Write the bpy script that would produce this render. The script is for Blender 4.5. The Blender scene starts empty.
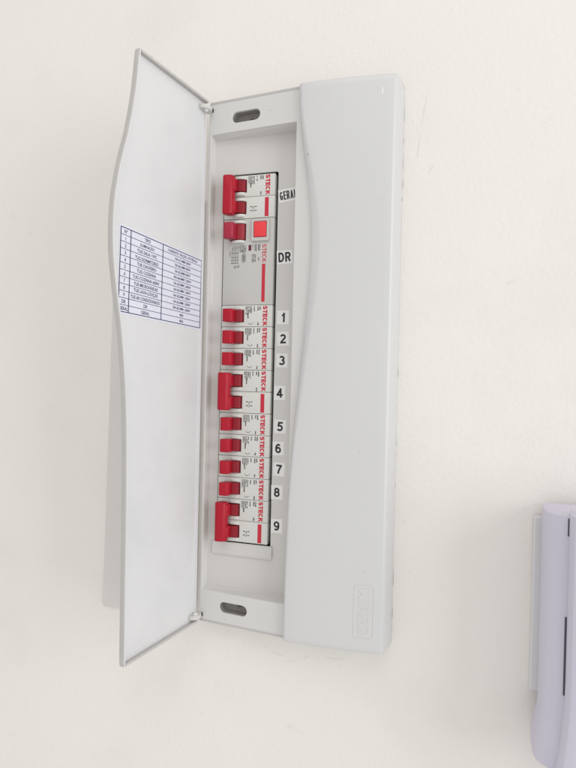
import bpy, bmesh, math, random
from mathutils import Vector, Matrix

# ------------------------------------------------------------------ camera, world, lamps, exposure
scene = bpy.context.scene
col = scene.collection
S = 0.001                                            # everything below is written in millimetres

CAM = (175.83, -451.58, -15.62)                      # camera position (mm)
YAW, PITCH, ROLL, FPX = 0.29773, -0.00871, -0.02276, 580.17
f = Vector((-math.sin(YAW) * math.cos(PITCH), math.cos(YAW) * math.cos(PITCH), math.sin(PITCH)))
r = f.cross(Vector((0, 0, 1))).normalized()
d = f.cross(r)
r2 = math.cos(ROLL) * r + math.sin(ROLL) * d
d2 = -math.sin(ROLL) * r + math.cos(ROLL) * d
cd = bpy.data.cameras.new('camera')
cam = bpy.data.objects.new('camera', cd)
col.objects.link(cam)
m = Matrix((r2, -d2, -f)).transposed().to_4x4()
m.translation = Vector(CAM) * S
cam.matrix_world = m
cd.sensor_fit = 'HORIZONTAL'
cd.sensor_width = 36.0
cd.lens = FPX / 576.0 * 36.0
cd.clip_start = 0.01
cd.clip_end = 50
scene.camera = cam

world = bpy.data.worlds.new('World')
scene.world = world
world.use_nodes = True
bg = world.node_tree.nodes['Background']
bg.inputs['Color'].default_value = (1.0, 0.985, 0.97, 1)
bg.inputs['Strength'].default_value = 0.78


def area_lamp(name, loc, target, size, power, color):
    ld = bpy.data.lights.new(name, 'AREA')
    ld.shape = 'RECTANGLE'
    ld.size, ld.size_y = size
    ld.energy = power
    ld.color = color
    o = bpy.data.objects.new(name, ld)
    col.objects.link(o)
    o.location = loc
    o.rotation_euler = (Vector(target) - Vector(loc)).to_track_quat('-Z', 'Y').to_euler()
    return o


area_lamp('window_light', (1.95, -0.95, 0.2), (0.05, 0, 0), (1.1, 1.7), 19, (0.96, 0.98, 1.0))
area_lamp('ceiling_light', (0.25, -1.5, 1.7), (0.05, 0, 0), (1.2, 1.2), 7, (1.0, 0.975, 0.94))

scene.view_settings.view_transform = 'Standard'
scene.view_settings.look = 'None'
scene.view_settings.gamma = 1
scene.view_settings.use_curve_mapping = False
scene.view_settings.exposure = 0.03

# ------------------------------------------------------------------ helpers


def add(name, me, mat=None, parent=None, smooth=False, mm=True):
    if mm:
        me.transform(Matrix.Scale(S, 4))
    o = bpy.data.objects.new(name, me)
    col.objects.link(o)
    if mat:
        me.materials.clear()
        me.materials.append(mat)
    if parent:
        o.parent = parent
        o.matrix_parent_inverse = Matrix.Translation(-parent.location)
    if smooth:
        shade(me)
    return o


def shade(me, ang=35):
    for p in me.polygons:
        p.use_smooth = True
    try:
        me.set_sharp_from_angle(angle=math.radians(ang))
    except Exception:
        pass


def from_bm(bm, recalc=True):
    if recalc:
        bmesh.ops.recalc_face_normals(bm, faces=bm.faces[:])
    me = bpy.data.meshes.new('mesh')
    bm.to_mesh(me)
    bm.free()
    return me


def bm_box(bm, x0, x1, y0, y1, z0, z1, bev=0.0, seg=2):
    vs = [bm.verts.new((x, y, z)) for x in (x0, x1) for y in (y0, y1) for z in (z0, z1)]
    fs = []
    for q in ((0, 1, 3, 2), (4, 6, 7, 5), (0, 4, 5, 1), (2, 3, 7, 6), (0, 2, 6, 4), (1, 5, 7, 3)):
        fs.append(bm.faces.new([vs[i] for i in q]))
    bmesh.ops.recalc_face_normals(bm, faces=fs)
    if bev > 0:
        es = list({e for fc in fs for e in fc.edges})
        bmesh.ops.bevel(bm, geom=es, offset=bev, segments=seg, profile=0.5, affect='EDGES', clamp_overlap=True)
    return vs


def box_mesh(*a, **k):
    bm = bmesh.new()
    bm_box(bm, *a, **k)
    return from_bm(bm)


def bm_prism(bm, pts, axis, a, b):
    """closed 2-D outline pulled along an axis. axis 'z': pts are (x,y); axis 'y': pts are (x,z)"""
    def P(p, t):
        return (p[0], p[1], t) if axis == 'z' else (p[0], t, p[1])
    A = [bm.verts.new(P(p, a)) for p in pts]
    B = [bm.verts.new(P(p, b)) for p in pts]
    n = len(pts)
    bm.faces.new(A)
    bm.faces.new(B[::-1])
    for i in range(n):
        bm.faces.new((A[i], A[(i + 1) % n], B[(i + 1) % n], B[i]))
    return A + B


def bm_loft(bm, rows, cap=True, closed=True):
    R = [[bm.verts.new(p) for p in row] for row in rows]
    n = len(rows[0])
    for a, b in zip(R, R[1:]):
        for i in range(n if closed else n - 1):
            j = (i + 1) % n
            bm.faces.new((a[i], a[j], b[j], b[i]))
    if cap:
        bm.faces.new(R[0])
        bm.faces.new(R[-1][::-1])
    return R


def round_rect(x0, x1, z0, z1, rad, n=5):
    out = []
    for cx, cz, a0 in ((x1 - rad, z1 - rad, 0), (x0 + rad, z1 - rad, 90), (x0 + rad, z0 + rad, 180), (x1 - rad, z0 + rad, 270)):
        for k in range(n + 1):
            a = math.radians(a0 + 90 * k / n)
            out.append((cx + rad * math.cos(a), cz + rad * math.sin(a)))
    return out


def plate(outlines, thick, bev):
    """flat sheet with holes, outline(s) in (x,z); front face at y=0, back at y=thick. Returns a mesh."""
    cu = bpy.data.curves.new('plate', 'CURVE')
    cu.dimensions = '2D'
    cu.fill_mode = 'BOTH'
    cu.extrude = thick / 2 - bev
    cu.bevel_depth = bev
    cu.bevel_resolution = 2
    cu.offset = -bev
    for ol in outlines:
        sp = cu.splines.new('POLY')
        sp.points.add(len(ol) - 1)
        for q, p in zip(sp.points, ol):
            q.co = (p[0], p[1], 0, 1)
        sp.use_cyclic_u = True
    o = bpy.data.objects.new('tmp', cu)
    col.objects.link(o)
    me = bpy.data.meshes.new_from_object(o.evaluated_get(bpy.context.evaluated_depsgraph_get()))
    bpy.data.objects.remove(o)
    bpy.data.curves.remove(cu)
    for v in me.vertices:
        x, y, z = v.co
        v.co = (x, thick / 2 - z, y)
    return me


_tc = {}


def text_pts(s, bold=0.0, extrude=0.0):
    """triangulated outline of a string: verts normalised so that the box is 0..1 x 0..1, and the natural aspect"""
    key = (s, bold, extrude)
    if key in _tc:
        return _tc[key]
    cu = bpy.data.curves.new('t', 'FONT')
    cu.body = s
    cu.size = 1
    cu.offset = bold
    cu.extrude = extrude
    cu.resolution_u = 3
    o = bpy.data.objects.new('tmp', cu)
    col.objects.link(o)
    me = bpy.data.meshes.new_from_object(o.evaluated_get(bpy.context.evaluated_depsgraph_get()))
    bpy.data.objects.remove(o)
    bpy.data.curves.remove(cu)
    vs = [v.co.copy() for v in me.vertices]
    fs = [tuple(p.vertices) for p in me.polygons]
    bpy.data.meshes.remove(me)
    xs = [v.x for v in vs]
    ys = [v.y for v in vs]
    x0, x1, y0, y1 = min(xs), max(xs), min(ys), max(ys)
    w, h = x1 - x0, y1 - y0
    res = ([((v.x - x0) / w, (v.y - y0) / h, v.z) for v in vs], fs, w / h)
    _tc[key] = res
    return res


def arc(cx_, cy_, rx, ry, a0, a1, n=14):
    return [(cx_ + rx * math.cos(math.radians(a0 + (a1 - a0) * i / n)), cy_ + ry * math.sin(math.radians(a0 + (a1 - a0) * i / n))) for i in range(n + 1)]


GLYPHW = {'1': .62, 'G': 1.12, 'R': 1.05, 'A': 1.08, 'D': 1.08, 'L': .86, 'E': .92, 'T': .94, 'S': .98, 'C': 1.02, 'K': 1.08}
_six = [arc(.5, .3, .5, .3, 0, 360, 22), arc(.56, .5, .56, .5, 48, 200)]
GLYPH = {
    '1': [[(1, 0), (1, 1)], [(1, .98), (.62, .82), (0, .72)]],
    '2': [arc(.5, .72, .5, .28, 165, -30) + [(.42, .3), (.06, .02)], [(0, 0), (1, 0)]],
    '3': [arc(.44, .76, .48, .24, 155, -90), arc(.44, .26, .56, .26, 90, -158)],
    '4': [[(.74, 0), (.74, 1)], [(.74, 1), (.4, .65), (0, .25)], [(0, .25), (1, .25)]],
    '5': [[(.22, 1), (.95, 1)], [(.2, 1), (.14, .75), (.07, .5)], arc(.44, .31, .56, .31, 138, -155)],
    '6': _six,
    '7': [[(0, 1), (1, 1)], [(1, 1), (.62, .55), (.42, .25), (.36, -.08)]],
    '8': [arc(.5, .76, .44, .24, 0, 360, 22), arc(.5, .27, .5, .27, 0, 360, 22)],
    '9': [[(1 - x, 1 - y) for x, y in p] for p in _six],
    'G': [arc(.5, .5, .5, .5, 42, 325), [(.94, .42), (.94, .12)], [(.58, .44), (.94, .44)]],
    'E': [[(0, 0), (0, 1)], [(0, 1), (1, 1)], [(0, .52), (.9, .52)], [(0, 0), (1, 0)]],
    'R': [[(0, 0), (0, 1)], [(0, 1), (.55, 1)], arc(.55, .74, .42, .26, 90, -90), [(0, .48), (.55, .48)], [(.45, .48), (.7, .3), (1, -.08)]],
    'A': [[(0, -.08), (.25, .46), (.5, 1.05)], [(.5, 1.05), (.75, .46), (1, -.08)], [(.25, .27), (.75, .27)]],
    'L': [[(0, 0), (0, 1)], [(0, 0), (1, 0)]],
    'D': [[(0, 0), (0, 1)], [(0, 1), (.42, 1)], arc(.42, .5, .58, .5, 90, -90), [(0, 0), (.42, 0)]],
    'S': [arc(.5, .75, .48, .25, 20, 270), arc(.5, .25, .5, .25, 90, -160)],
    'T': [[(0, 1), (1, 1)], [(.5, 0), (.5, 1)]],
    'C': [arc(.52, .5, .52, .5, 45, 315, 18)],
    'K': [[(0, 0), (0, 1)], [(0, .36), (.4, .68), (.92, 1.08)], [(.34, .58), (.6, .3), (1, -.08)]],
}


class Ink:
    """flat print gathered into one mesh"""
    def __init__(self):
        self.v, self.f = [], []

    def quad(self, ps):
        n = len(self.v)
        self.v += [tuple(p) for p in ps]
        self.f.append(tuple(range(n, n + len(ps))))

    def text(self, s, place, bold=0.0):
        vs, fs, asp = text_pts(s, bold)
        n = len(self.v)
        self.v += [tuple(place(a, b)) for a, b, c in vs]
        self.f += [tuple(n + i for i in q) for q in fs]

    def strokes(self, word, W, H, T, place, gap=.16):
        """heavy sans-serif word drawn with a broad pen, W x H mm, pen width T; place(x, y, k) puts a point"""
        tot = sum(GLYPHW.get(c, 1.0) for c in word) + gap * (len(word) - 1)
        un = W / tot
        x0 = 0.0
        k = 0
        for c in word:
            w = GLYPHW.get(c, 1.0) * un
            for path in GLYPH[c]:
                pts = [Vector((x0 + T / 2 + p[0] * (w - T), T / 2 + p[1] * (H - T))) for p in path]
                if len(pts) == 2:
                    dd = (pts[1] - pts[0]).normalized() * (T / 2)
                    if abs(dd.x) < .2 * T / 2 or abs(dd.y) < .2 * T / 2:
                        pts = [pts[0] - dd, pts[1] + dd]
                n = len(pts)
                base = len(self.v)
                closed = (pts[0] - pts[-1]).length < 1e-4
                for i in range(n):
                    a = pts[i - 1] if i > 0 else (pts[-2] if closed else pts[0])
                    b = pts[i + 1] if i < n - 1 else (pts[1] if closed else pts[-1])
                    t = (b - a).normalized()
                    nn = Vector((-t.y, t.x)) * (T / 2)
                    for q in (pts[i] + nn, pts[i] - nn):
                        self.v.append(tuple(place(q.x, q.y, k)))
                for i in range(n - 1):
                    self.f.append((base + 2 * i, base + 2 * i + 1, base + 2 * i + 3, base + 2 * i + 2))
                k += 1
            x0 += w + gap * un

    def mesh(self):
        me = bpy.data.meshes.new('ink')
        me.from_pydata(self.v, [], self.f)
        me.update()
        return me


def empty(name, loc, label=None, cat=None, group=None):
    o = bpy.data.objects.new(name, None)
    o.empty_display_size = 0.02
    col.objects.link(o)
    o.location = Vector(loc) * S
    if label:
        o['label'] = label
    if cat:
        o['category'] = cat
    if group:
        o['group'] = group
    return o


def interp(tab, t):
    """smooth (monotone cubic-ish) interpolation in a sorted table"""
    if t <= tab[0][0]:
        return tab[0][1]
    if t >= tab[-1][0]:
        return tab[-1][1]
    for i in range(len(tab) - 1):
        if tab[i][0] <= t <= tab[i + 1][0]:
            x0, y0 = tab[i]
            x1, y1 = tab[i + 1]
            def sl(k):
                if k <= 0 or k >= len(tab) - 1:
                    return 0 if False else (tab[min(k + 1, len(tab) - 1)][1] - tab[max(k - 1, 0)][1]) / (tab[min(k + 1, len(tab) - 1)][0] - tab[max(k - 1, 0)][0])
                return (tab[k + 1][1] - tab[k - 1][1]) / (tab[k + 1][0] - tab[k - 1][0])
            h = x1 - x0
            s = (t - x0) / h
            m0, m1 = sl(i) * h, sl(i + 1) * h
            return (2 * s**3 - 3 * s**2 + 1) * y0 + (s**3 - 2 * s**2 + s) * m0 + (-2 * s**3 + 3 * s**2) * y1 + (s**3 - s**2) * m1


# ------------------------------------------------------------------ materials


def material(name, rgb, rough=0.5, var=0.03, vscale=60, bump=0.0, bscale=900, spec=0.5, stain=None, coat=0.0):
    mt = bpy.data.materials.new(name)
    mt.use_nodes = True
    nt = mt.node_tree
    b = nt.nodes['Principled BSDF']
    b.inputs['Roughness'].default_value = rough
    b.inputs['Specular IOR Level'].default_value = spec
    b.inputs['Coat Weight'].default_value = coat
    tc = nt.nodes.new('ShaderNodeTexCoord')
    nz = nt.nodes.new('ShaderNodeTexNoise')
    nz.inputs['Scale'].default_value = vscale
    nz.inputs['Detail'].default_value = 5
    nt.links.new(tc.outputs['Object'], nz.inputs['Vector'])
    mx = nt.nodes.new('ShaderNodeMix')
    mx.data_type = 'RGBA'
    mx.inputs[6].default_value = tuple(c * (1 - var) for c in rgb) + (1,)
    mx.inputs[7].default_value = tuple(min(1, c * (1 + var)) for c in rgb) + (1,)
    nt.links.new(nz.outputs['Fac'], mx.inputs[0])
    out = mx.outputs[2]
    if stain:
        for (srgb, sc, lo, hi, amt) in stain:
            n2 = nt.nodes.new('ShaderNodeTexNoise')
            n2.inputs['Scale'].default_value = sc
            n2.inputs['Detail'].default_value = 6
            n2.inputs['Roughness'].default_value = 0.65
            nt.links.new(tc.outputs['Object'], n2.inputs['Vector'])
            mr = nt.nodes.new('ShaderNodeMapRange')
            mr.inputs[1].default_value = lo
            mr.inputs[2].default_value = hi
            mr.inputs[3].default_value = 0
            mr.inputs[4].default_value = amt
            nt.links.new(n2.outputs['Fac'], mr.inputs[0])
            m2 = nt.nodes.new('ShaderNodeMix')
            m2.data_type = 'RGBA'
            nt.links.new(mr.outputs[0], m2.inputs[0])
            nt.links.new(out, m2.inputs[6])
            m2.inputs[7].default_value = tuple(srgb) + (1,)
            out = m2.outputs[2]
    nt.links.new(out, b.inputs['Base Color'])
    if bump > 0:
        big = None
        if name == 'wall_paint':
            n4 = nt.nodes.new('ShaderNodeTexNoise')
            n4.inputs['Scale'].default_value = 16
            n4.inputs['Detail'].default_value = 4
            n4.inputs['Distortion'].default_value = 0.2
            nt.links.new(tc.outputs['Object'], n4.inputs['Vector'])
            big = nt.nodes.new('ShaderNodeBump')
            big.inputs['Strength'].default_value = 0.10
            big.inputs['Distance'].default_value = 0.006
            nt.links.new(n4.outputs['Fac'], big.inputs['Height'])
        n3 = nt.nodes.new('ShaderNodeTexNoise')
        n3.inputs['Scale'].default_value = bscale
        n3.inputs['Detail'].default_value = 3
        nt.links.new(tc.outputs['Object'], n3.inputs['Vector'])
        bp = nt.nodes.new('ShaderNodeBump')
        bp.inputs['Strength'].default_value = bump
        bp.inputs['Distance'].default_value = 0.0006
        nt.links.new(n3.outputs['Fac'], bp.inputs['Height'])
        if big:
            nt.links.new(big.outputs['Normal'], bp.inputs['Normal'])
        nt.links.new(bp.outputs['Normal'], b.inputs['Normal'])
    return mt


M_wall = material('wall_paint', (0.80, 0.772, 0.733), 0.75, 0.02, 9, 0.5, 260,
                  stain=[((0.66, 0.61, 0.56), 7, 0.52, 0.80, 0.35), ((0.55, 0.50, 0.45), 45, 0.66, 0.80, 0.35)])
M_cover = material('cover_plastic', (0.605, 0.605, 0.605), 0.25, 0.018, 14, 0.12, 1500,
                   stain=[((0.55, 0.54, 0.53), 22, 0.62, 0.85, 0.35)])
M_flange = material('flange_plastic', (0.64, 0.63, 0.612), 0.5, 0.02, 25, 0.12, 1500,
                    stain=[((0.45, 0.42, 0.40), 70, 0.66, 0.85, 0.45)])
M_panel = material('panel_plastic', (0.625, 0.61, 0.588), 0.5, 0.02, 25, 0.1, 1500,
                   stain=[((0.47, 0.44, 0.41), 60, 0.66, 0.85, 0.35)])
M_door = material('door_plastic', (0.685, 0.685, 0.69), 0.24, 0.02, 12, 0.05, 1200,
                  stain=[((0.57, 0.57, 0.58), 16, 0.5, 0.8, 0.5), ((0.70, 0.70, 0.71), 11, 0.55, 0.8, 0.5)])
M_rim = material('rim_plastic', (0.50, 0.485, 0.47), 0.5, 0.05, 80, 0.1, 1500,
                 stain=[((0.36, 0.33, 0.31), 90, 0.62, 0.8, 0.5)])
M_hinge = material('hinge_plastic', (0.60, 0.585, 0.56), 0.45, 0.04, 120)
M_slot = material('slot_grey', (0.33, 0.31, 0.295), 0.7, 0.08, 120)
M_dark = material('dark_interior', (0.012, 0.012, 0.012), 0.7, 0.1, 80)
M_screw = material('screw_metal', (0.10, 0.095, 0.09), 0.45, 0.1, 200)
M_mcb = material('breaker_plastic', (0.66, 0.66, 0.625), 0.42, 0.02, 60, 0.06, 1800)
M_dr = material('residual_device_plastic', (0.55, 0.54, 0.515), 0.45, 0.02, 60, 0.06, 1800)
M_red = material('red_lever_plastic', (0.40, 0.007, 0.023), 0.34, 0.10, 150, 0.05, 1500, 0.3)
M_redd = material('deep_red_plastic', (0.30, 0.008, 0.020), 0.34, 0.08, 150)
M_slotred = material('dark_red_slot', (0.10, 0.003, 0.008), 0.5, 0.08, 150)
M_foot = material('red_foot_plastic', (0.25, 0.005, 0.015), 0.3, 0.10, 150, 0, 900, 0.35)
M_btn = material('red_button_plastic', (0.80, 0.045, 0.055), 0.4, 0.04, 150)
M_rink = material('red_ink', (0.55, 0.022, 0.045), 0.6, 0.08, 300)
M_ink = material('black_ink', (0.018, 0.018, 0.02), 0.6, 0.1, 300)
M_gink = material('grey_ink', (0.03, 0.03, 0.03), 0.6, 0.15, 300)
M_bink = material('blue_black_ink', (0.035, 0.03, 0.10), 0.6, 0.1, 300)
M_paper = material('sticker_paper', (0.80, 0.795, 0.785), 0.6, 0.02, 90)
M_chart = material('chart_paper', (0.70, 0.71, 0.80), 0.55, 0.015, 40)
M_inter = material('intercom_plastic', (0.60, 0.58, 0.675), 0.42, 0.015, 14, 0.08, 1500)
M_interp = material('intercom_plate_plastic', (0.68, 0.675, 0.69), 0.5, 0.02, 20)
M_slit = material('slit_violet_grey', (0.07, 0.06, 0.085), 0.6, 0.05, 80)
M_strip = material('strip_grey', (0.66, 0.645, 0.625), 0.7, 0.03, 30, 0.15, 600)
M_crack = material('crack_grey', (0.40, 0.39, 0.375), 0.8, 0.1, 200)
M_scratch = material('scratch_beige', (0.725, 0.69, 0.645), 0.8, 0.06, 200)
M_chip = material('white_chip', (0.86, 0.86, 0.85), 0.6, 0.02, 200)

# ------------------------------------------------------------------ the wall
YW = 12.0
bm = bmesh.new()
vs = [bm.verts.new(p) for p in ((-1600, YW, -1400), (1600, YW, -1400), (1600, YW, 1400), (-1600, YW, 1400))]
bm.faces.new(vs)
wall = add('wall', from_bm(bm, False), M_wall)
if wall.data.polygons[0].normal.y > 0:
    wall.data.flip_normals()
wall['kind'] = 'structure'

rng = random.Random(4)
# broken dark slivers where the paint has cracked along the cover's right side
ink = Ink()
for (z, h) in ((196, 16), (174, 6), (158, 14), (140, 9), (128, 4), (-8, 9), (-63, 8), (-97, 5), (-170, 16), (-198, 12), (-212, 4)):
    w = rng.uniform(0.12, 0.28)
    x = 124.5 + rng.uniform(-.1, .1)
    ps = [(x, YW - .12, z + h / 2), (x + w * .5, YW - .12, z + h * .2), (x + w, YW - .12, z - h * .1), (x + w * .6, YW - .12, z - h / 2), (x, YW - .12, z - h * .4)]
    ink.quad(ps[::-1])
add('paint_crack', ink.mesh(), M_crack, wall)['kind'] = 'stuff'

for k, (x, z, L, a, w) in enumerate(((30, -247, 14, -12, .5), (41, -251, 9, 20, .4), (55, -246, 6, 35, .5), (78, -243, 16, 8, .4), (20, -243, 5, -30, .5), (-38, -310, 5, 70, .6),
                                      (139.5, 196, 26, 82, .5), (136, 168, 20, 84, .4), (146, 150, 9, 60, .4), (205, 60, 7, 30, .4), (-230, 120, 6, 50, .5))):
    a = math.radians(a)
    up, dn = [], []
    for i in range(7):
        t = i / 6
        px_, pz_ = x + L * (t - .5) * math.cos(a), z + L * (t - .5) * math.sin(a) + rng.uniform(-.5, .5)
        ww = w * math.sin(math.pi * (t * .9 + .05)) * rng.uniform(.4, 1.2)
        up.append((px_ - ww * math.sin(a), YW - .06, pz_ + ww * math.cos(a)))
        dn.append((px_ + ww * math.sin(a), YW - .06, pz_ - ww * math.cos(a)))
    ink = Ink()
    for i in range(6):
        ink.quad([dn[i], dn[i + 1], up[i + 1], up[i]])
    add('wall_scratch', ink.mesh(), M_scratch, wall)

# ------------------------------------------------------------------ distribution board
ZT, ZB = 214.5, -221.5
XL, XR = -35.0, 123.0
board = empty('distribution_board', (0, 12, -221.5),
              'pale grey plastic electrical distribution board on the wall with its wavy door open', 'electrical panel')
BI = Matrix.Translation(-board.location)


def bpart(name, me, mat, parent=None, smooth=False):
    o = add(name, me, mat, None, smooth)
    o.parent = parent or board
    if parent is None:
        o.matrix_parent_inverse = BI
    return o


CURVE = [(-221.5, 42.2), (-190, 42.3), (-159, 42.7), (-120, 43.5), (-95, 44.4), (-60, 46.6), (-24, 50.1), (-0.5, 52.2), (31, 55.4),
         (58, 57.9), (85.6, 58.9), (113, 57.8), (140.6, 54.3), (168, 49.8), (192, 46.6), (214.5, 45.4)]


def cx(z):
    return interp(CURVE, z)


def Yf(x):                                        # front of the flange (it leans back towards the hinges)
    return -5.0 - (x + 35.0) * 8.0 / 79.0


def Yc(x):                                        # front of the raised cover, slightly arched
    return -18.3 + 4.6 * ((x - 56.0) / 67.0) ** 2 if x > 56 else -18.3 + 6.0 * ((x - 56.0) / 67.0) ** 2


NZ = 90
zs = [ZB + (ZT - ZB) * i / NZ for i in range(NZ + 1)]

# --- flange with pocket and two mounting slots
REC = (-33.0, 44.0, -194.5, 187.0)
SLOTS = ((-1.3, 198.6), (-3.4, -206.6))
outer = [(XL, ZB), (cx(ZB) + 3.2, ZB)] + [(cx(z) + 3.2, z) for z in zs[1:-1]] + [(cx(ZT) + 3.2, ZT), (XL, ZT)]
ol = [outer, round_rect(REC[0], REC[1] - 0.0, REC[2], REC[3], 0.8, 3)]
# right pocket edge must stay clear of the wavy outline
ol[1] = [(min(px, 43.4) if px > 40 else px, pz) for px, pz in ol[1]]
for sx, sz in SLOTS:
    ol.append(round_rect(sx - 12.6, sx + 12.6, sz - 4.4, sz + 4.4, 4.3, 7))
me = plate(ol, 2.4, 0.45)
for v in me.vertices:
    v.co.y += Yf(v.co.x)
bpart('flange', me, M_flange, smooth=True)
bm = bmesh.new()
e = 0.25
c1 = [(XL + e, Yf(XL) + 1.2), (30.0, Yf(30) + 1.2)]
for z, s in ((ZT - e, 1), (ZB + e, -1)):
    bm_loft(bm, [[(XL + e, Yf(XL) + 1.3, z), (41, Yf(41) + 1.3, z), (41, Yf(41) + 1.3, z - s * 2), (XL + e, Yf(XL) + 1.3, z - s * 2)],
                 [(XL + e - .6, YW - .1, z + s * .5), (41, YW - .1, z + s * .5), (41, YW - .1, z - s * 2), (XL + e - .6, YW - .1, z - s * 2)]])
bm_box(bm, XL + e, XL + 2.2, Yf(XL) + 1.5, YW - .1, ZB + 2.6, ZT - 2.6)
bpart('side_skirt', from_bm(bm), M_flange)

for i, (sx, sz) in enumerate(SLOTS):
    ols = round_rect(sx - 13.2, sx + 13.2, sz - 5.0, sz + 5.0, 4.9, 7)
    rows = [[(x, Yf(x) + 2.2, z) for x, z in ols], [(sx + (x - sx) * .97, Yf(x) + 9.0, sz + (z - sz) * .94) for x, z in ols]]
    bm = bmesh.new()
    R = bm_loft(bm, rows, cap=False)
    bm.faces.new(R[1])
    o = bpart('mounting_slot', from_bm(bm), M_slot)
    o['label'] = 'oval mounting slot in the %s end of the flange' % ('upper' if i == 0 else 'lower')
    bm = bmesh.new()
    bmesh.ops.create_cone(bm, cap_ends=True, segments=16, radius1=2.6, radius2=2.0, depth=1.6,
                          matrix=Matrix.Translation((sx + 2.5, Yf(sx) + 8.0, sz + (-1.5 if i == 0 else 1.6))) @ Matrix.Rotation(math.pi / 2, 4, 'X'))
    sc = add('screw', from_bm(bm), M_screw, o, True)

for z0, z1 in ((ZT - 2.1, ZT - .5), (ZB + .5, ZB + 1.9)):
    bm = bmesh.new()
    xa, xb = XL + .8, min(cx(z0), cx(z1)) - .2
    bm_loft(bm, [[(xa, Yf(xa) - .35, z0), (xb, Yf(xb) - .35, z0), (xb, Yf(xb) - .35, z1), (xa, Yf(xa) - .35, z1)],
                 [(xa, Yf(xa) + .5, z0), (xb, Yf(xb) + .5, z0), (xb, Yf(xb) + .5, z1), (xa, Yf(xa) + .5, z1)]])
    bpart('edge_strip', from_bm(bm), M_rim)

# --- pocket walls and inner panel
YP = 1.5
WIN = (-23.6, 24.6, -164.0, 154.6)
px0, px1, pz0, pz1 = REC[0] + 1.4, 43.4, REC[2] + 2.6, REC[3] - 2.6
bm = bmesh.new()
fr = [(REC[0], REC[2]), (43.4, REC[2]), (43.4, REC[3]), (REC[0], REC[3])]
bk = [(px0, pz0), (43.3, pz0), (43.3, pz1), (px0, pz1)]
R = bm_loft(bm, [[(x, Yf(x) + 1.6, z) for x, z in fr], [(x, YP + .5, z) for x, z in bk]], cap=False)
me = from_bm(bm, False)
bpart('pocket_wall', me, M_panel)
me = plate([[(px0 - 1, pz0 - 1), (45, pz0 - 1), (45, pz1 + 1), (px0 - 1, pz1 + 1)], round_rect(WIN[0], WIN[1], WIN[2], WIN[3], 1.6, 4)], 2.0, 0.25)
for v in me.vertices:
    v.co.y += YP
bpart('inner_panel', me, M_panel, smooth=True)
bm = bmesh.new()
bm_loft(bm, [[(x, 3.4, z) for x, z in ((WIN[0] - 2, WIN[2] - 2), (WIN[1] + 2, WIN[2] - 2), (WIN[1] + 2, WIN[3] + 2), (WIN[0] - 2, WIN[3] + 2))],
             [(x, 11.4, z) for x, z in ((WIN[0] - 2, WIN[2] - 2), (WIN[1] + 2, WIN[2] - 2), (WIN[1] + 2, WIN[3] + 2), (WIN[0] - 2, WIN[3] + 2))]], cap=False)
bm.verts.ensure_lookup_table()
bm.faces.new([bm.verts[i] for i in (4, 5, 6, 7)])
bpart('back_box', from_bm(bm, False), M_dark)
# blank filler under the last breaker: a shallow tray with a proud rim
me = plate([round_rect(-26.2, 26.0, -164.4, -154.4, 1.5, 4)], 1.2, 0.4)
for v in me.vertices:
    v.co.y += 0.2
bl = bpart('blank_filler', me, M_panel, smooth=True)
me = plate([round_rect(-26.6, 26.4, -164.8, -153.9, 1.6, 4), round_rect(-25.8, 25.6, -164.0, -154.7, 1.2, 4)], 1.4, 0.15)
for v in me.vertices:
    v.co.y += -0.15
rim = add('filler_rim', me, M_panel, bl)

# --- raised cover
bm = bmesh.new()


def cover_row(z, back=None, dz=0.0):
    c = cx(z)
    bul = max(0.0, (c - 42.2) / 16.7)
    w = 1.6 + 4.2 * bul
    pr = [(c, 2.0 + Yf(c)), (c, Yf(c) - 0.2), (c + w * .05, Yf(c) - 2.0)]
    yc = Yc(c + w)
    y0 = Yf(c) - 2.0
    for t in (.35, .6, .82):
        s = t * t * (3 - 2 * t)
        s = 1 - (1 - t) ** 1.6
        pr.append((c + w * (.05 + .95 * t), y0 + (yc + .35 - y0) * s))
    pr.append((c + w + .5, yc + .05))
    x0 = c + w + 1.6
    for k in range(12):
        x = x0 + (118.6 - x0) * k / 11
        pr.append((x, Yc(x)))
    ye = Yc(118.6)
    pr += [(119.7, ye + .35), (120.6, ye + 1.1), (121.2, ye + 2.2), (121.6, ye + 4.0), (124.2, YW - .1)]
    if back is not None:
        return [(x, y + (YW - .1 - y) * back, z + dz) for x, y in pr]
    return [(x, y, z) for x, y in pr]


rows = []
rows.append(cover_row(ZB, 1.0, -1.0))
rows.append(cover_row(ZB, 0.06, -.1))
rows.append(cover_row(ZB, 0.015, .35))
rows.append(cover_row(ZB + 1.3))
for z in zs[1:-1]:
    rows.append(cover_row(z))
rows.append(cover_row(ZT - 1.3))
rows.append(cover_row(ZT, 0.015, -.35))
rows.append(cover_row(ZT, 0.06, .1))
rows.append(cover_row(ZT, 1.0, 1.0))
bm_loft(bm, rows, cap=False, closed=False)
me = from_bm(bm)
cover = bpart('cover', me, M_cover, smooth=True)
shade(cover.data, 50)
cover['label'] = 'raised blank cover panel with a wavy left edge'

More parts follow.
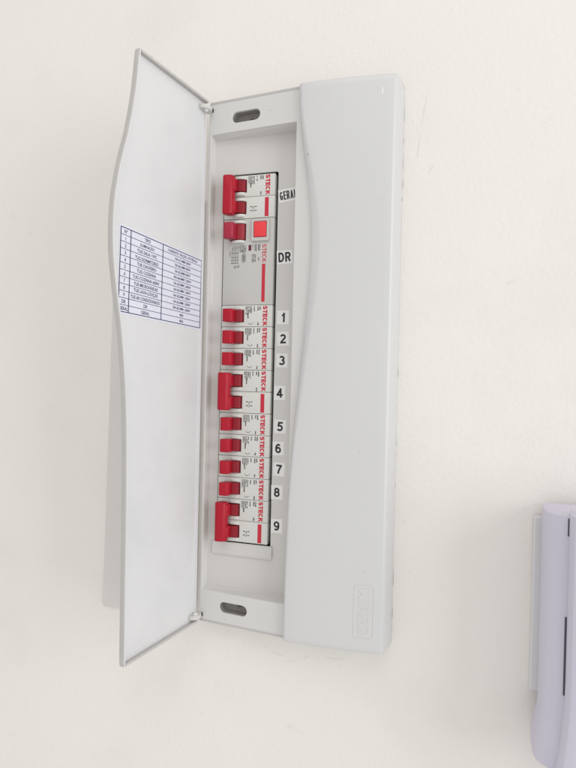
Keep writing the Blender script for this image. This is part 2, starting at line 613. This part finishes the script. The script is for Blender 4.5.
# --- embossed maker's mark, reading downwards
LX0, LX1, LZ0, LZ1 = 98.2, 113.6, -210.5, -169.5
for nm, me in (('emblem_border', plate([round_rect(LX0, LX1, LZ0, LZ1, 3.2, 6), round_rect(LX0 + .8, LX1 - .8, LZ0 + .8, LZ1 - .8, 2.5, 6)], 1.0, 0.2)),):
    for v in me.vertices:
        v.co.y += Yc(v.co.x) - .22
    add(nm, me, M_cover, cover)
vsn, fsn, asp = text_pts('MIREG', 0.01, 0.02)
me = bpy.data.meshes.new('emblem')
zmin = min(v[2] for v in vsn)
zmax = max(v[2] for v in vsn)
vv = []
for a, b, c in vsn:
    x = LX0 + 3.4 + b * 8.8
    vv.append((x, Yc(x) + (-.22 if c > 0 else .3), LZ1 - 3.6 - a * (LZ1 - LZ0 - 7.2)))
me.from_pydata(vv, [], fsn)
me.update()
add('emblem_lettering', me, M_cover, cover)
# small white chip near the upper right corner
ink = Ink()
ink.quad([(110.6, Yc(110.6) - .05, 204.3), (110.5, Yc(110.6) - .05, 199.6), (111.2, Yc(111) - .05, 199.2), (111.3, Yc(111) - .05, 204.0)])
add('paint_chip', ink.mesh(), M_chip, cover)
for k, (x, z, s) in enumerate(((54.5, 158.5, .55), (100, -70, .4), (106, -160, .5), (112, 121, .4), (70, -195, .35), (88, 30, .3))):
    ink = Ink()
    ink.quad([(x + s * math.cos(a) * rng.uniform(.5, 1.2), Yc(x) - .06, z + s * 1.6 * math.sin(a) * rng.uniform(.6, 1.1)) for a in [i * 1.047 for i in range(6)]][::1])
    add('scuff', ink.mesh(), M_slot if k == 0 else M_rim, cover)
for k, (x, z, s) in enumerate(((20.5, 199.5, .5), (33, 203, .35), (-22, 193, .3), (26, -202, .35), (-10, -216, .4))):
    ink = Ink()
    ink.quad([(x + s * math.cos(a) * rng.uniform(.6, 1.2), Yf(x) - .06, z + s * math.sin(a) * rng.uniform(.6, 1.1)) for a in [i * 1.047 for i in range(6)]])
    add('scuff', ink.mesh(), M_slot, board).matrix_parent_inverse = BI

# --- door, standing open
H = Vector((-38.0, -7.0, 0))
U = Vector((-14.0, -87.0, 0)).normalized()           # from the hinge to the free edge
V = Vector((-U.y, U.x, 0))                           # inner side of the door
if V.x < 0:
    V = -V
EDGE = [(-221.6, 89.4), (-174, 89.9), (-103, 90.5), (-47, 92.1), (-12, 95.1), (15.3, 98.9), (42, 104.2), (61.6, 107.6), (81.5, 108.9), (101.9, 108.0),
        (123.2, 104.2), (138.3, 100.2), (153.9, 95.6), (183.7, 89.6), (215, 86.0)]
DT, DB = 214.6, -221.4


def D(u, v, z):
    p = H + U * u + V * v
    return (p.x, p.y, z)


bm = bmesh.new()
rows = []
for i in range(NZ + 1):
    z = DB + (DT - DB) * i / NZ
    w = interp(EDGE, z)
    ins = 0.5 if i in (0, NZ) else 0.0
    rows.append([D(0, -2 + ins, z), D(w - 1.2, -2.2 + ins, z), D(w - .3, -1.7 + ins, z), D(w - ins, -.8, z), D(w - ins, 2.4, z), D(w - .4, 2.9, z), D(w - 1.5, 2.9, z), D(w - 1.7, 2.6, z), D(w - 1.8, 0, z), D(0, 0, z)])
bm_loft(bm, rows)
me = from_bm(bm)
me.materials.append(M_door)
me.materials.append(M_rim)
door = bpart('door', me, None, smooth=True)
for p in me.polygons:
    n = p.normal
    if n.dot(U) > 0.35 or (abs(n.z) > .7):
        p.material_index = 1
door['label'] = 'wavy edged door standing open, its white inner side facing right'
for z0, z1 in ((DT - 1.9, DT - .1), (DB + .1, DB + 1.9)):
    w = min(interp(EDGE, z0), interp(EDGE, z1)) - 1.75
    bm = bmesh.new()
    bm_loft(bm, [[D(1, -.3, z0), D(w, -.3, z0), D(w, -.3, z1), D(1, -.3, z1)], [D(1, 3.6, z0), D(w, 3.0, z0), D(w, 3.0, z1), D(1, 3.6, z1)]])
    add('rim', from_bm(bm), M_rim, door)
# inner stiffening bead along the hinge side
bm = bmesh.new()
bm_loft(bm, [[D(0.2, -.5, DB + 3), D(2.2, -.5, DB + 3), D(1.9, 1.4, DB + 3), D(.4, 1.4, DB + 3)], [D(0.2, -.5, DT - 3), D(2.2, -.5, DT - 3), D(1.9, 1.4, DT - 3), D(.4, 1.4, DT - 3)]])
add('hinge_bead', from_bm(bm), M_door, door)
# little moulding nibs left on the top rim
for u in (28, 71):
    bm = bmesh.new()
    bm_box(bm, -.4, .4, -.4, .4, 0, 2.2)
    for v in bm.verts[-8:]:
        q = D(u + v.co.x, 1 + v.co.y, DT - .2 + v.co.z)
        v.co = q
    add('moulding_nib', from_bm(bm), M_rim, door)

for zc, s in ((207.2, 1), (-215.6, -1)):
    bm = bmesh.new()
    outl = []
    for k in range(19):
        a = math.radians(180 * k / 18)
        p = D(3.2 + 7.0 * math.cos(a), -.5 + 7.6 * math.sin(a) ** .8, 0)
        outl.append((p[0], p[1]))
    bm_prism(bm, outl, 'z', zc - 1.7, zc + 1.7)
    bmesh.ops.recalc_face_normals(bm, faces=bm.faces[:])
    bmesh.ops.bevel(bm, geom=[e for e in bm.edges if abs(e.verts[0].co.z - e.verts[1].co.z) < .01], offset=.7, segments=3, affect='EDGES', profile=.5)
    hg = bpart('hinge', from_bm(bm), M_hinge, smooth=True)
    hg['label'] = 'small round hinge tab at the %s corner' % ('top' if s > 0 else 'bottom')
    bm = bmesh.new()
    p = D(4.2, 3.4, zc - s * 1.2)
    bmesh.ops.create_cone(bm, cap_ends=True, segments=20, radius1=1.7, radius2=1.7, depth=2.6, matrix=Matrix.Translation(p))
    add('hinge_pin', from_bm(bm), M_chip, hg, True)
    add('hinge_socket', box_mesh(-34.4, -31.6, -6.6, -4.2, zc - 1.3, zc + 1.5, bev=.3), M_dark, hg)

# thin flat grey strip set on the wall behind the open door
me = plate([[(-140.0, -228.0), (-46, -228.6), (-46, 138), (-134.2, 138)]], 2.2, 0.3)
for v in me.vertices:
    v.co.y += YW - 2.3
o = bpart('grey_strip', me, M_strip)
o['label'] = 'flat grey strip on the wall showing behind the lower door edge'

# --- number stickers
STK = [('GERAL', 33.2, 134.7, 16.4, 10.4, 14.2, 7.0, 7.5), ('DR', 31.4, 84.0, 13.2, 11.0, 10.6, 7.9, 3.0), ('1', 31.2, 34.6, 10.0, 11.2, 3.2, 7.7, -1), ('2', 31.6, 17.2, 10.2, 11.2, 5.0, 7.7, 2),
       ('3', 31.2, -.6, 9.6, 11.2, 5.0, 7.7, 0), ('4', 29.8, -27.3, 9.6, 11.6, 5.3, 7.7, 1), ('5', 30.8, -54.8, 10, 11.2, 5.0, 7.7, -1), ('6', 29.6, -72.9, 9.6, 11.2, 5.0, 7.7, 2),
       ('7', 30.7, -90.0, 9.8, 11.2, 4.9, 7.7, -2), ('8', 29.3, -109.0, 9.8, 11.6, 5.0, 7.7, 1), ('9', 29.7, -136.7, 9.8, 11.6, 5.0, 7.7, 1)]
for (s, x, z, sw, sh, tw, th, rot) in STK:
    a = math.radians(rot)
    ca, sa = math.cos(a), math.sin(a)

    def P(lx, lz, y, ca=ca, sa=sa, x=x, z=z):
        return (x + lx * ca - lz * sa, y, z + lx * sa + lz * ca)
    if s == 'GERAL':
        x0s = -sw / 2 + .2
    bm = bmesh.new()
    bm_loft(bm, [[P(-sw / 2, -sh / 2, 1.44), P(sw / 2, -sh / 2, 1.44), P(sw / 2, sh / 2, 1.44), P(-sw / 2, sh / 2, 1.44)],
                 [P(-sw / 2, -sh / 2, 1.7), P(sw / 2, -sh / 2, 1.7), P(sw / 2, sh / 2, 1.7), P(-sw / 2, sh / 2, 1.7)]])
    st = bpart('sticker', from_bm(bm), M_paper)
    st['label'] = 'small white sticker printed with a black %s' % (s if len(s) > 1 else 'number ' + s)
    ink = Ink()
    ink.strokes(s, tw, th, 1.0 if s == 'GERAL' else 1.5, lambda a_, b_, k: P(a_ - tw / 2, b_ - th / 2, 1.38 - .003 * k), .2)
    add('lettering', ink.mesh(), M_ink, st)

# ------------------------------------------------------------------ breakers
FY = 0.0


def tilt_text(ink, s, x0, x1, ztop, length, y, bold):
    """letters standing sideways: they read downwards, their tops to the right"""
    ink.strokes(s, length, x1 - x0, bold, lambda a_, b_, k: (x0 + b_, y - .003 * k, ztop - a_), .055)


def marks(ink, x0, x1, z0, z1, r, y, cw=.62, dens=.8):
    """illegible small print: sideways lines of tiny strokes from the top z1 down to z0"""
    x = x0
    while x + cw <= x1:
        z = z1
        zend = z0 + (z1 - z0) * r.uniform(0, .25)
        while z > zend:
            h = r.uniform(.5, 1.05)
            if r.random() < dens:
                w = cw * r.uniform(.7, 1.0)
                ink.quad([(x, y, z - h), (x + w, y, z - h), (x + w, y, z), (x, y, z)])
            z -= h + r.uniform(.15, .28)
        x += cw * 1.45


def mcb_body(z0, z1, mat):
    bm = bmesh.new()
    bm_box(bm, -22.6, 22.4, FY, 10.8, z0 + .13, z1 - .13, bev=.55, seg=2)
    return from_bm(bm)


def cheek(z, h, x0=-14.5, x1=-3.4, out=2.0):
    bm = bmesh.new()
    pts = [(x0, .2), (x0 + 1.0, -out * .7), (x0 + 3.4, -out), (x1 - 3.0, -out), (x1 - .8, -out * .7), (x1, .2)]
    bm_prism(bm, pts, 'z', z - h / 2, z + h / 2)
    bmesh.ops.recalc_face_normals(bm, faces=bm.faces[:])
    bmesh.ops.bevel(bm, geom=[e for e in bm.edges if abs(e.verts[0].co.z - e.verts[1].co.z) < .01], offset=.35, segments=2, affect='EDGES', profile=.5)
    return bm


def drum(z, hw):
    """the ribbed round foot of the lever inside its slot"""
    bm = bmesh.new()
    pts = []
    for k in range(17):
        a = math.radians(180 - 180 * k / 16)
        rr = 6.3 + (.22 if k % 4 == 2 else 0)
        pts.append((-9.6 + rr * math.cos(a), .4 - 3.4 * rr / 6.3 * math.sin(a)))
    bm_prism(bm, pts, 'z', z - hw, z + hw)
    return from_bm(bm)


def lever(z0, z1, fat=0.0):
    bm = bmesh.new()
    pts = [(-9.4, -1.5), (-16.0 - fat * .3, -1.0), (-18.4 - fat, -6.5), (-18.2 - fat, -8.6 - fat), (-17.0, -9.8 - fat), (-11.2, -9.2 - fat), (-10.0, -8.2 - fat * .5), (-9.4, -4.6)]
    bm_prism(bm, pts, 'z', z0, z1)
    bmesh.ops.recalc_face_normals(bm, faces=bm.faces[:])
    bmesh.ops.bevel(bm, geom=bm.edges[:], offset=1.15, segments=3, affect='EDGES', profile=.5, clamp_overlap=True)
    return from_bm(bm)


def tie_bar(z0, z1, big):
    bm = bmesh.new()
    pts = [(-10.6, -4.2), (-16.5, -1.6), (-19.6 - big, -6.5), (-19.4 - big, -10.5), (-18.0 - big * .5, -11.8), (-13.2, -11.2), (-11.2, -9.6), (-10.6, -7)]
    bm_prism(bm, pts, 'z', z0, z1)
    bmesh.ops.recalc_face_normals(bm, faces=bm.faces[:])
    bmesh.ops.bevel(bm, geom=bm.edges[:], offset=1.0, segments=3, affect='EDGES', profile=.5, clamp_overlap=True)
    return from_bm(bm)


def slot_plate(zc, hw):
    bm = bmesh.new()
    bm_box(bm, -16.6, -2.3, FY - .12, FY + .5, zc - hw, zc + hw)
    return from_bm(bm)


def tick_symbol(ink, zc, y, r):
    # small bow-shaped curve symbol
    for k in range(5):
        a = k / 4
        ink.quad([(1.2 + a * 3.6, y, zc - .25 - .9 * math.sin(a * 3.14)), (2.0 + a * 3.6, y, zc - .25 - .9 * math.sin(a * 3.14)), (2.0 + a * 3.6, y, zc + .2 - .9 * math.sin(a * 3.14)), (1.2 + a * 3.6, y, zc + .2 - .9 * math.sin(a * 3.14))])


def printed_module(root, zt, seed, curve=True, brand=True):
    """print on a module whose upper edge is at zt (18 mm high)"""
    r = random.Random(seed)
    y = FY - .06
    if brand:
        ink = Ink()
        tilt_text(ink, 'STECK', 14.1, 18.1, zt - .7, 16.8, y, 1.06)
        add('brand_lettering', ink.mesh(), M_rink, root)
    ink = Ink()
    marks(ink, -1.0, 4.9, zt - 7.4, zt - 1.2, r, y, .82, .97)
    marks(ink, .6, 2.2, zt - 11.0, zt - 7.0, r, y, 1.25, 1)
    marks(ink, 6.2, 8.4, zt - 5.2, zt - 1.2, r, y, 1.0, .95)
    marks(ink, 9.4, 12.4, zt - 5.0, zt - 1.2, r, y, 1.2, 1)
    marks(ink, 9.6, 11.8, zt - 17.0, zt - 14.4, r, y, 1.2, 1)
    if curve:
        tick_symbol(ink, zt - 15.0, y, r)
    add('rating_print', ink.mesh(), M_gink, root)


def contact_symbol(root, zt):
    y = FY - .06
    ink = Ink()
    z = zt - 10
    for dz in (-1.6, 1.6):
        ink.quad([(1.0, y, z + dz - .32), (3.0, y, z + dz - .32), (3.0, y, z + dz + .32), (1.0, y, z + dz + .32)])
        ink.quad([(3.0, y, z + dz - 1.2), (3.6, y, z + dz - 1.2), (5.4, y, z + dz + .3), (4.8, y, z + dz + .3)])
        ink.quad([(5.2, y, z + dz - .32), (6.8, y, z + dz - .32), (6.8, y, z + dz + .32), (5.2, y, z + dz + .32)])
    ink.quad([(3.7, y, z - 1.6), (4.0, y, z - 1.6), (4.0, y, z + 1.6), (3.7, y, z + 1.6)])
    add('contact_symbol', ink.mesh(), M_gink, root)


def red_bar(root, x0, x1, z0, z1):
    ink = Ink()
    y = FY - .06
    ink.quad([(x0, y, z0), (x1, y, z0), (x1, y, z1), (x0, y, z1)])
    add('red_bar', ink.mesh(), M_rink, root)


WHERE = {'1': 'red-levered single breaker directly below the wide grey device, beside sticker 1',
         '2': 'second red-levered single breaker below the wide grey device, beside sticker 2',
         '3': 'red-levered single breaker just above the middle double breaker, beside sticker 3',
         '5': 'red-levered single breaker just below the middle double breaker, beside sticker 5',
         '6': 'second single breaker down from the middle double one, beside sticker 6',
         '7': 'second single breaker up from the bottom double one, beside sticker 7',
         '8': 'red-levered single breaker just above the bottom double breaker, beside sticker 8'}


def single(zt, no, seed):
    t = empty('circuit_breaker', (0, 0, zt - 18), WHERE[no], 'circuit breaker', 'single circuit breakers in the row')
    add('body', mcb_body(zt - 18, zt, M_mcb), M_mcb, t, True)
    zc = zt - 9
    add('lever_slot', slot_plate(zc, 5.2), M_slotred, t)
    lv = add('lever', lever(zc - 5.4, zc + 5.4), M_red, t, True)
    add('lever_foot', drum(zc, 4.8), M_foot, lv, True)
    for s in (-1, 1):
        add('cheek', from_bm(cheek(zc + s * 6.5, 1.6, -12.5, -4, .7)), M_mcb, t, True)
    printed_module(t, zt, seed)
    return t


def double(zt, what, seed, big, longbar, out):
    t = empty('circuit_breaker', (0, 0, zt - 36), 'double breaker with red levers joined by a bar, %s' % what, 'circuit breaker', 'double circuit breakers in the row')
    for k in range(2):
        z1 = zt - 18 * k
        add('body', mcb_body(z1 - 18, z1, M_mcb), M_mcb, t, True)
        zc = z1 - 9
        add('lever_slot', slot_plate(zc, 5.3), M_slotred, t)
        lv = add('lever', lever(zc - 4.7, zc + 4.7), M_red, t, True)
        add('lever_foot', drum(zc, 4.6), M_foot, lv, True)
        for s in (-1, 1):
            add('cheek', from_bm(cheek(zc + s * 6.6, 2.4, -13.0, -3.4, out)), M_mcb, t, True)
    add('tie_bar', tie_bar(zt - 18 - longbar, zt - 18 + longbar, big), M_red, t, True)
    printed_module(t, zt, seed, curve=False)
    contact_symbol(t, zt - 18)
    red_bar(t, 13.8, 17.2, zt - 35, zt - 19.4)
    return t


double(153, 'topmost, beside the GERAL sticker', 11, 0.3, 16.0, 2.6)

# --- residual current device
t = empty('residual_current_device', (0, 0, 45), 'wide grey residual current device with a square red test button, beside the DR sticker', 'circuit breaker')
zt = 117.0
bm = bmesh.new()
bm_box(bm, -22.6, 22.4, FY + .25, 10.8, 45.15, zt - .15, bev=.6, seg=2)
add('body', from_bm(bm), M_dr, t, True)
zc = 105.8
add('lever_slot', slot_plate(zc, 6.9), M_slotred, t)
lv = add('lever', lever(zc - 6.6, zc + 6.6, .8), M_redd, t, True)
lv['label'] = 'dark red wide lever'
lv.data.materials[0] = material('crimson_lever_plastic', (0.36, 0.010, 0.040), 0.35, 0.08, 150)
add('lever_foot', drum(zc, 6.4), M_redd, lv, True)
for s in (-1, 1):
    add('cheek', from_bm(cheek(zc + s * 8.1, 2.2, -14.6, -3.2, 3.2)), M_mcb, t, True)
bf = plate([round_rect(3.2, 18.6, 97.6, 115.6, 1.2, 4), round_rect(5.0, 16.4, 100.6, 113.8, .6, 3)], 2.4, 0.4)
for v in bf.vertices:
    v.co.y += FY - 1.9
add('button_frame', bf, M_dr, t, True)
add('test_button', box_mesh(5.3, 16.1, FY - 2.4, FY + .6, 100.9, 113.5, bev=.7, seg=3), M_btn, t, True)
y = FY + .19
ink = Ink()
tilt_text(ink, 'STECK', 12.3, 15.9, 95.2, 15.2, y, 0.62)
add('brand_lettering', ink.mesh(), M_rink, t)
ink = Ink()
ink.quad([(12.4, y, 47.6), (15.3, y, 47.6), (15.3, y, 79.0), (12.4, y, 79.0)])
add('red_bar', ink.mesh(), M_rink, t)
ink = Ink()
ink.quad([(.2, y, 90.2), (2.6, y, 90.2), (2.6, y, 95.0), (.2, y, 95.0)])
add('type_mark', ink.mesh(), material('maroon_ink', (0.12, 0.012, 0.02), .6, .1, 300), t)
rr = random.Random(77)
ink = Ink()
marks(ink, 8.6, 11.0, 89.5, 95.2, rr, y, .8, .95)
marks(ink, 5.6, 7.4, 88.6, 95.2, rr, y, .7, .9)
marks(ink, 3.6, 4.4, 91.5, 95.0, rr, y, .5, .8)
marks(ink, 9.0, 10.6, 82.0, 84.6, rr, y, .8, 1)
marks(ink, 3.4, 7.0, 80.0, 87.0, rr, y, .5, .8)
marks(ink, -5.5, -1.5, 80.0, 87.4, rr, y, .6, .95)
marks(ink, -7.6, -2.0, 88.0, 95.0, rr, y, .5, .75)
# wiring diagram
for k in range(4):
    x = -9.4 - k * 1.7
    ink.quad([(x, y, 79.5), (x + .3, y, 79.5), (x + .3, y, 91.5 + (k % 2)), (x, y, 91.5 + (k % 2))])
    ink.quad([(x, y, 91.5), (x + .3, y, 91.4), (x + 1.6, y, 94.2), (x + 1.3, y, 94.4)])
for z in (80, 82.6, 85.0, 88.4):
    ink.quad([(-15.2, y, z), (-8.6, y, z), (-8.6, y, z + .3), (-15.2, y, z + .3)])
for (x, z) in ((-11.6, 77), (-8.8, 77.4)):
    for k in range(8):
        a, b = k * math.pi / 4, (k + 1) * math.pi / 4
        ink.quad([(x + 1.1 * math.cos(a), y, z + 1.1 * math.sin(a)), (x + .7 * math.cos(a), y, z + .7 * math.sin(a)), (x + .7 * math.cos(b), y, z + .7 * math.sin(b)), (x + 1.1 * math.cos(b), y, z + 1.1 * math.sin(b))])
marks(ink, -16.6, -15.4, 83.0, 90.0, rr, y, .5, .9)
add('rating_print', ink.mesh(), M_gink, t)

zt = 45.0
single(45, '1', 21)
single(27, '2', 22)
single(9, '3', 23)
double(-9, 'mid-row, beside sticker 4', 24, 1.0, 15.6, .6)
single(-45, '5', 25)
single(-63, '6', 26)
single(-81, '7', 27)
single(-99, '8', 28)
double(-117, 'lowest in the row, beside sticker 9', 29, 1.0, 16.2, .8)

# ------------------------------------------------------------------ circuit chart stuck inside the door
chart = empty('circuit_chart', tuple(D(50, 0, 25)), 'white printed table of circuits stuck on the inside of the open door', 'chart')
CI = Matrix.Translation(-chart.location)
C00, C10, C01, C11 = (98.0, 86.9), (1.9, 81.4), (99.4, 28.6), (2.6, 25.3)       # (u,z): top-left, top-right, bottom-left, bottom-right


def CH(a, b, v=.25):
    """a 0..1 left to right, b 0..1 top to bottom"""
    u = (C00[0] * (1 - a) + C10[0] * a) * (1 - b) + (C01[0] * (1 - a) + C11[0] * a) * b
    z = (C00[1] * (1 - a) + C10[1] * a) * (1 - b) + (C01[1] * (1 - a) + C11[1] * a) * b
    return D(u, v, z)


bm = bmesh.new()
q = [(-.012, -.03), (1.03, -.02), (1.03, 1.03), (-.012, 1.03)]
bm_loft(bm, [[CH(a, b, .04) for a, b in q], [CH(a, b, .2) for a, b in q]])
o = add('paper', from_bm(bm), M_chart)
o.parent = chart
o.matrix_parent_inverse = CI
ink = Ink()
NR = 12
lw = .006
for k in range(NR + 1):
    b = k / NR
    ww = .011 if k in (0, NR) else .007
    ink.quad([CH(0, b + ww / 2), CH(1, b + ww / 2), CH(1, b - ww / 2), CH(0, b - ww / 2)])
COLS = (0, .105, .475, 1)
for a in COLS:
    ww = .009
    a0, a1 = a - ww / 2, a + ww / 2
    ink.quad([CH(a0, 1.004), CH(a1, 1.004), CH(a1, -.004), CH(a0, -.004)])
o = add('table_lines', ink.mesh(), M_bink)
o.parent = chart
o.matrix_parent_inverse = CI
ROWS = [('N°', 'TIPO', 'CORRENTE / FIAÇÃO / POTÊNCIA'), ('1', 'ILUMINAÇÃO', '10A #1,5MM 300W'), ('2', 'TUG SALA / WC', '10A #2,5MM 600W'), ('3', 'TUG DORMITÓRIO', '10A #2,5MM 600W'),
        ('4', 'TUE CHUVEIRO', '40A #6,0MM 7.500W'), ('5', 'TUG COZINHA', '16A #2,5MM 1.600W'), ('6', 'TUG COZINHA 600W', '16A #2,5MM 1.200W'), ('7', 'TUE MICROONDAS', '16A #2,5MM 1.500W'),
        ('8', 'TUE LAVA-LOUÇAS', '16A #2,5MM 1.200W'), ('9', 'TUE AR CONDICIONADO', '20A #2,5MM 1.600W'), ('DR', 'DR', '40A'), ('GERAL', 'GERAL', '40A')]
ink = Ink()
for i, row in enumerate(ROWS):
    for j, s in enumerate(row):
        a0, a1 = COLS[j], COLS[j + 1]
        vs_, fs_, asp = text_pts(s, 0.022)
        hh = .64 if any(ch in s for ch in 'ÇÃÊÓ') else .52
        hb = hh / NR
        wa = asp * hb * 57 / 97 * .92
        wa = min(wa, (a1 - a0) * (.96 if i == 0 else .90))
        ac = (a0 + a1) / 2
        bc = (i + .52) / NR
        ink.text(s, lambda p, qq: CH(ac + (p - .5) * wa, bc - (qq - .5) * hb), 0.022)
o = add('table_lettering', ink.mesh(), M_bink)
o.parent = chart
o.matrix_parent_inverse = CI

# ------------------------------------------------------------------ wall intercom at the right edge
ic = empty('wall_intercom', (265, 12, -180), 'lavender white plastic wall intercom at the lower right, cut by the picture edge', 'intercom')
II = Matrix.Translation(-ic.location)


def ipart(name, me, mat, smooth=True):
    o = add(name, me, mat, None, smooth)
    o.parent = ic
    o.matrix_parent_inverse = II
    return o


me = plate([round_rect(225.6, 312, -238.0, -111.5, 1.5, 4)], 8.5, 0.8)
for v in me.vertices:
    v.co.y += YW - 8.6
ipart('back_plate', me, M_interp)
bm = bmesh.new()
sec = [(233, 4), (230.5, 0), (229.4, -8), (229.2, -20), (229.7, -26), (231.2, -30.0), (234, -33.2), (240, -36), (247, -37.6), (256, -38), (300, -38), (306, -30), (308, 4)]
rows = []
zrow = [(-100.8, .015), (-101.2, .004), (-102.0, 0)] + [(-102 - k * (241 - 102) / 14, 0) for k in range(1, 15)] + [(-241 - k * 2.15, 0) for k in range(1, 12)]
for z, ins in zrow:
    t_ = max(0.0, (-z - 239) / 20.0)
    fl = 4.6 * (t_ ** 1.15) if t_ < 1 else 4.6
    dn = max(0.0, (-z - 238) / 28.0)
    row = []
    for (x, y) in sec:
        k = max(0.0, (262 - x) / 34)
        xx = x - fl * k + ins * 20 * (265 - x) * .05
        yy = y - 5.0 * min(1, t_ * 1.6) * (1 if y < -5 else 0) + ins * 30
        row.append((xx, yy, z - (0 if z > -240 else dn * 3.5 * max(0, (x - 228) / 20 if x < 250 else 1.1))))
    rows.append(row)
last = rows[-1]
rows.append([(x * .985 + 4.0, y * .85, z - 1.6) for x, y, z in last])
bm_loft(bm, rows)
o = ipart('body', from_bm(bm), M_inter)
shade(o.data, 40)
bm = bmesh.new()
rows = []
hsec = [(243.5, -30), (242.0, -40), (242.0, -47), (243.6, -51.5), (248, -54), (270, -56), (288, -54), (292, -48), (292, -30)]
for z, ins in [(-97.6, .6), (-98.4, .1), (-100, 0)] + [(-100 - 12 * k, 0) for k in range(1, 11)] + [(-226 - 6 * k, 0) for k in range(0, 12)]:
    t_ = max(0.0, (-z - 214) / 60.0)
    fl = 7.0 * t_ ** 1.4
    rows.append([(x - fl * max(0, (268 - x) / 25) + ins * (268 - x) * .08, y - 6 * t_ * (1 if y < -38 else 0) + ins * 3, z) for x, y in hsec])
bm_loft(bm, rows)
o = ipart('handset', from_bm(bm), M_inter)
shade(o.data, 40)
ipart('cradle_slot', box_mesh(241.2, 243.6, -37.6, -34, -218, -167, bev=.2), M_slit)
ipart('cradle_slot', box_mesh(241.6, 243.4, -37.2, -34, -114, -102.4, bev=.2), M_slit)
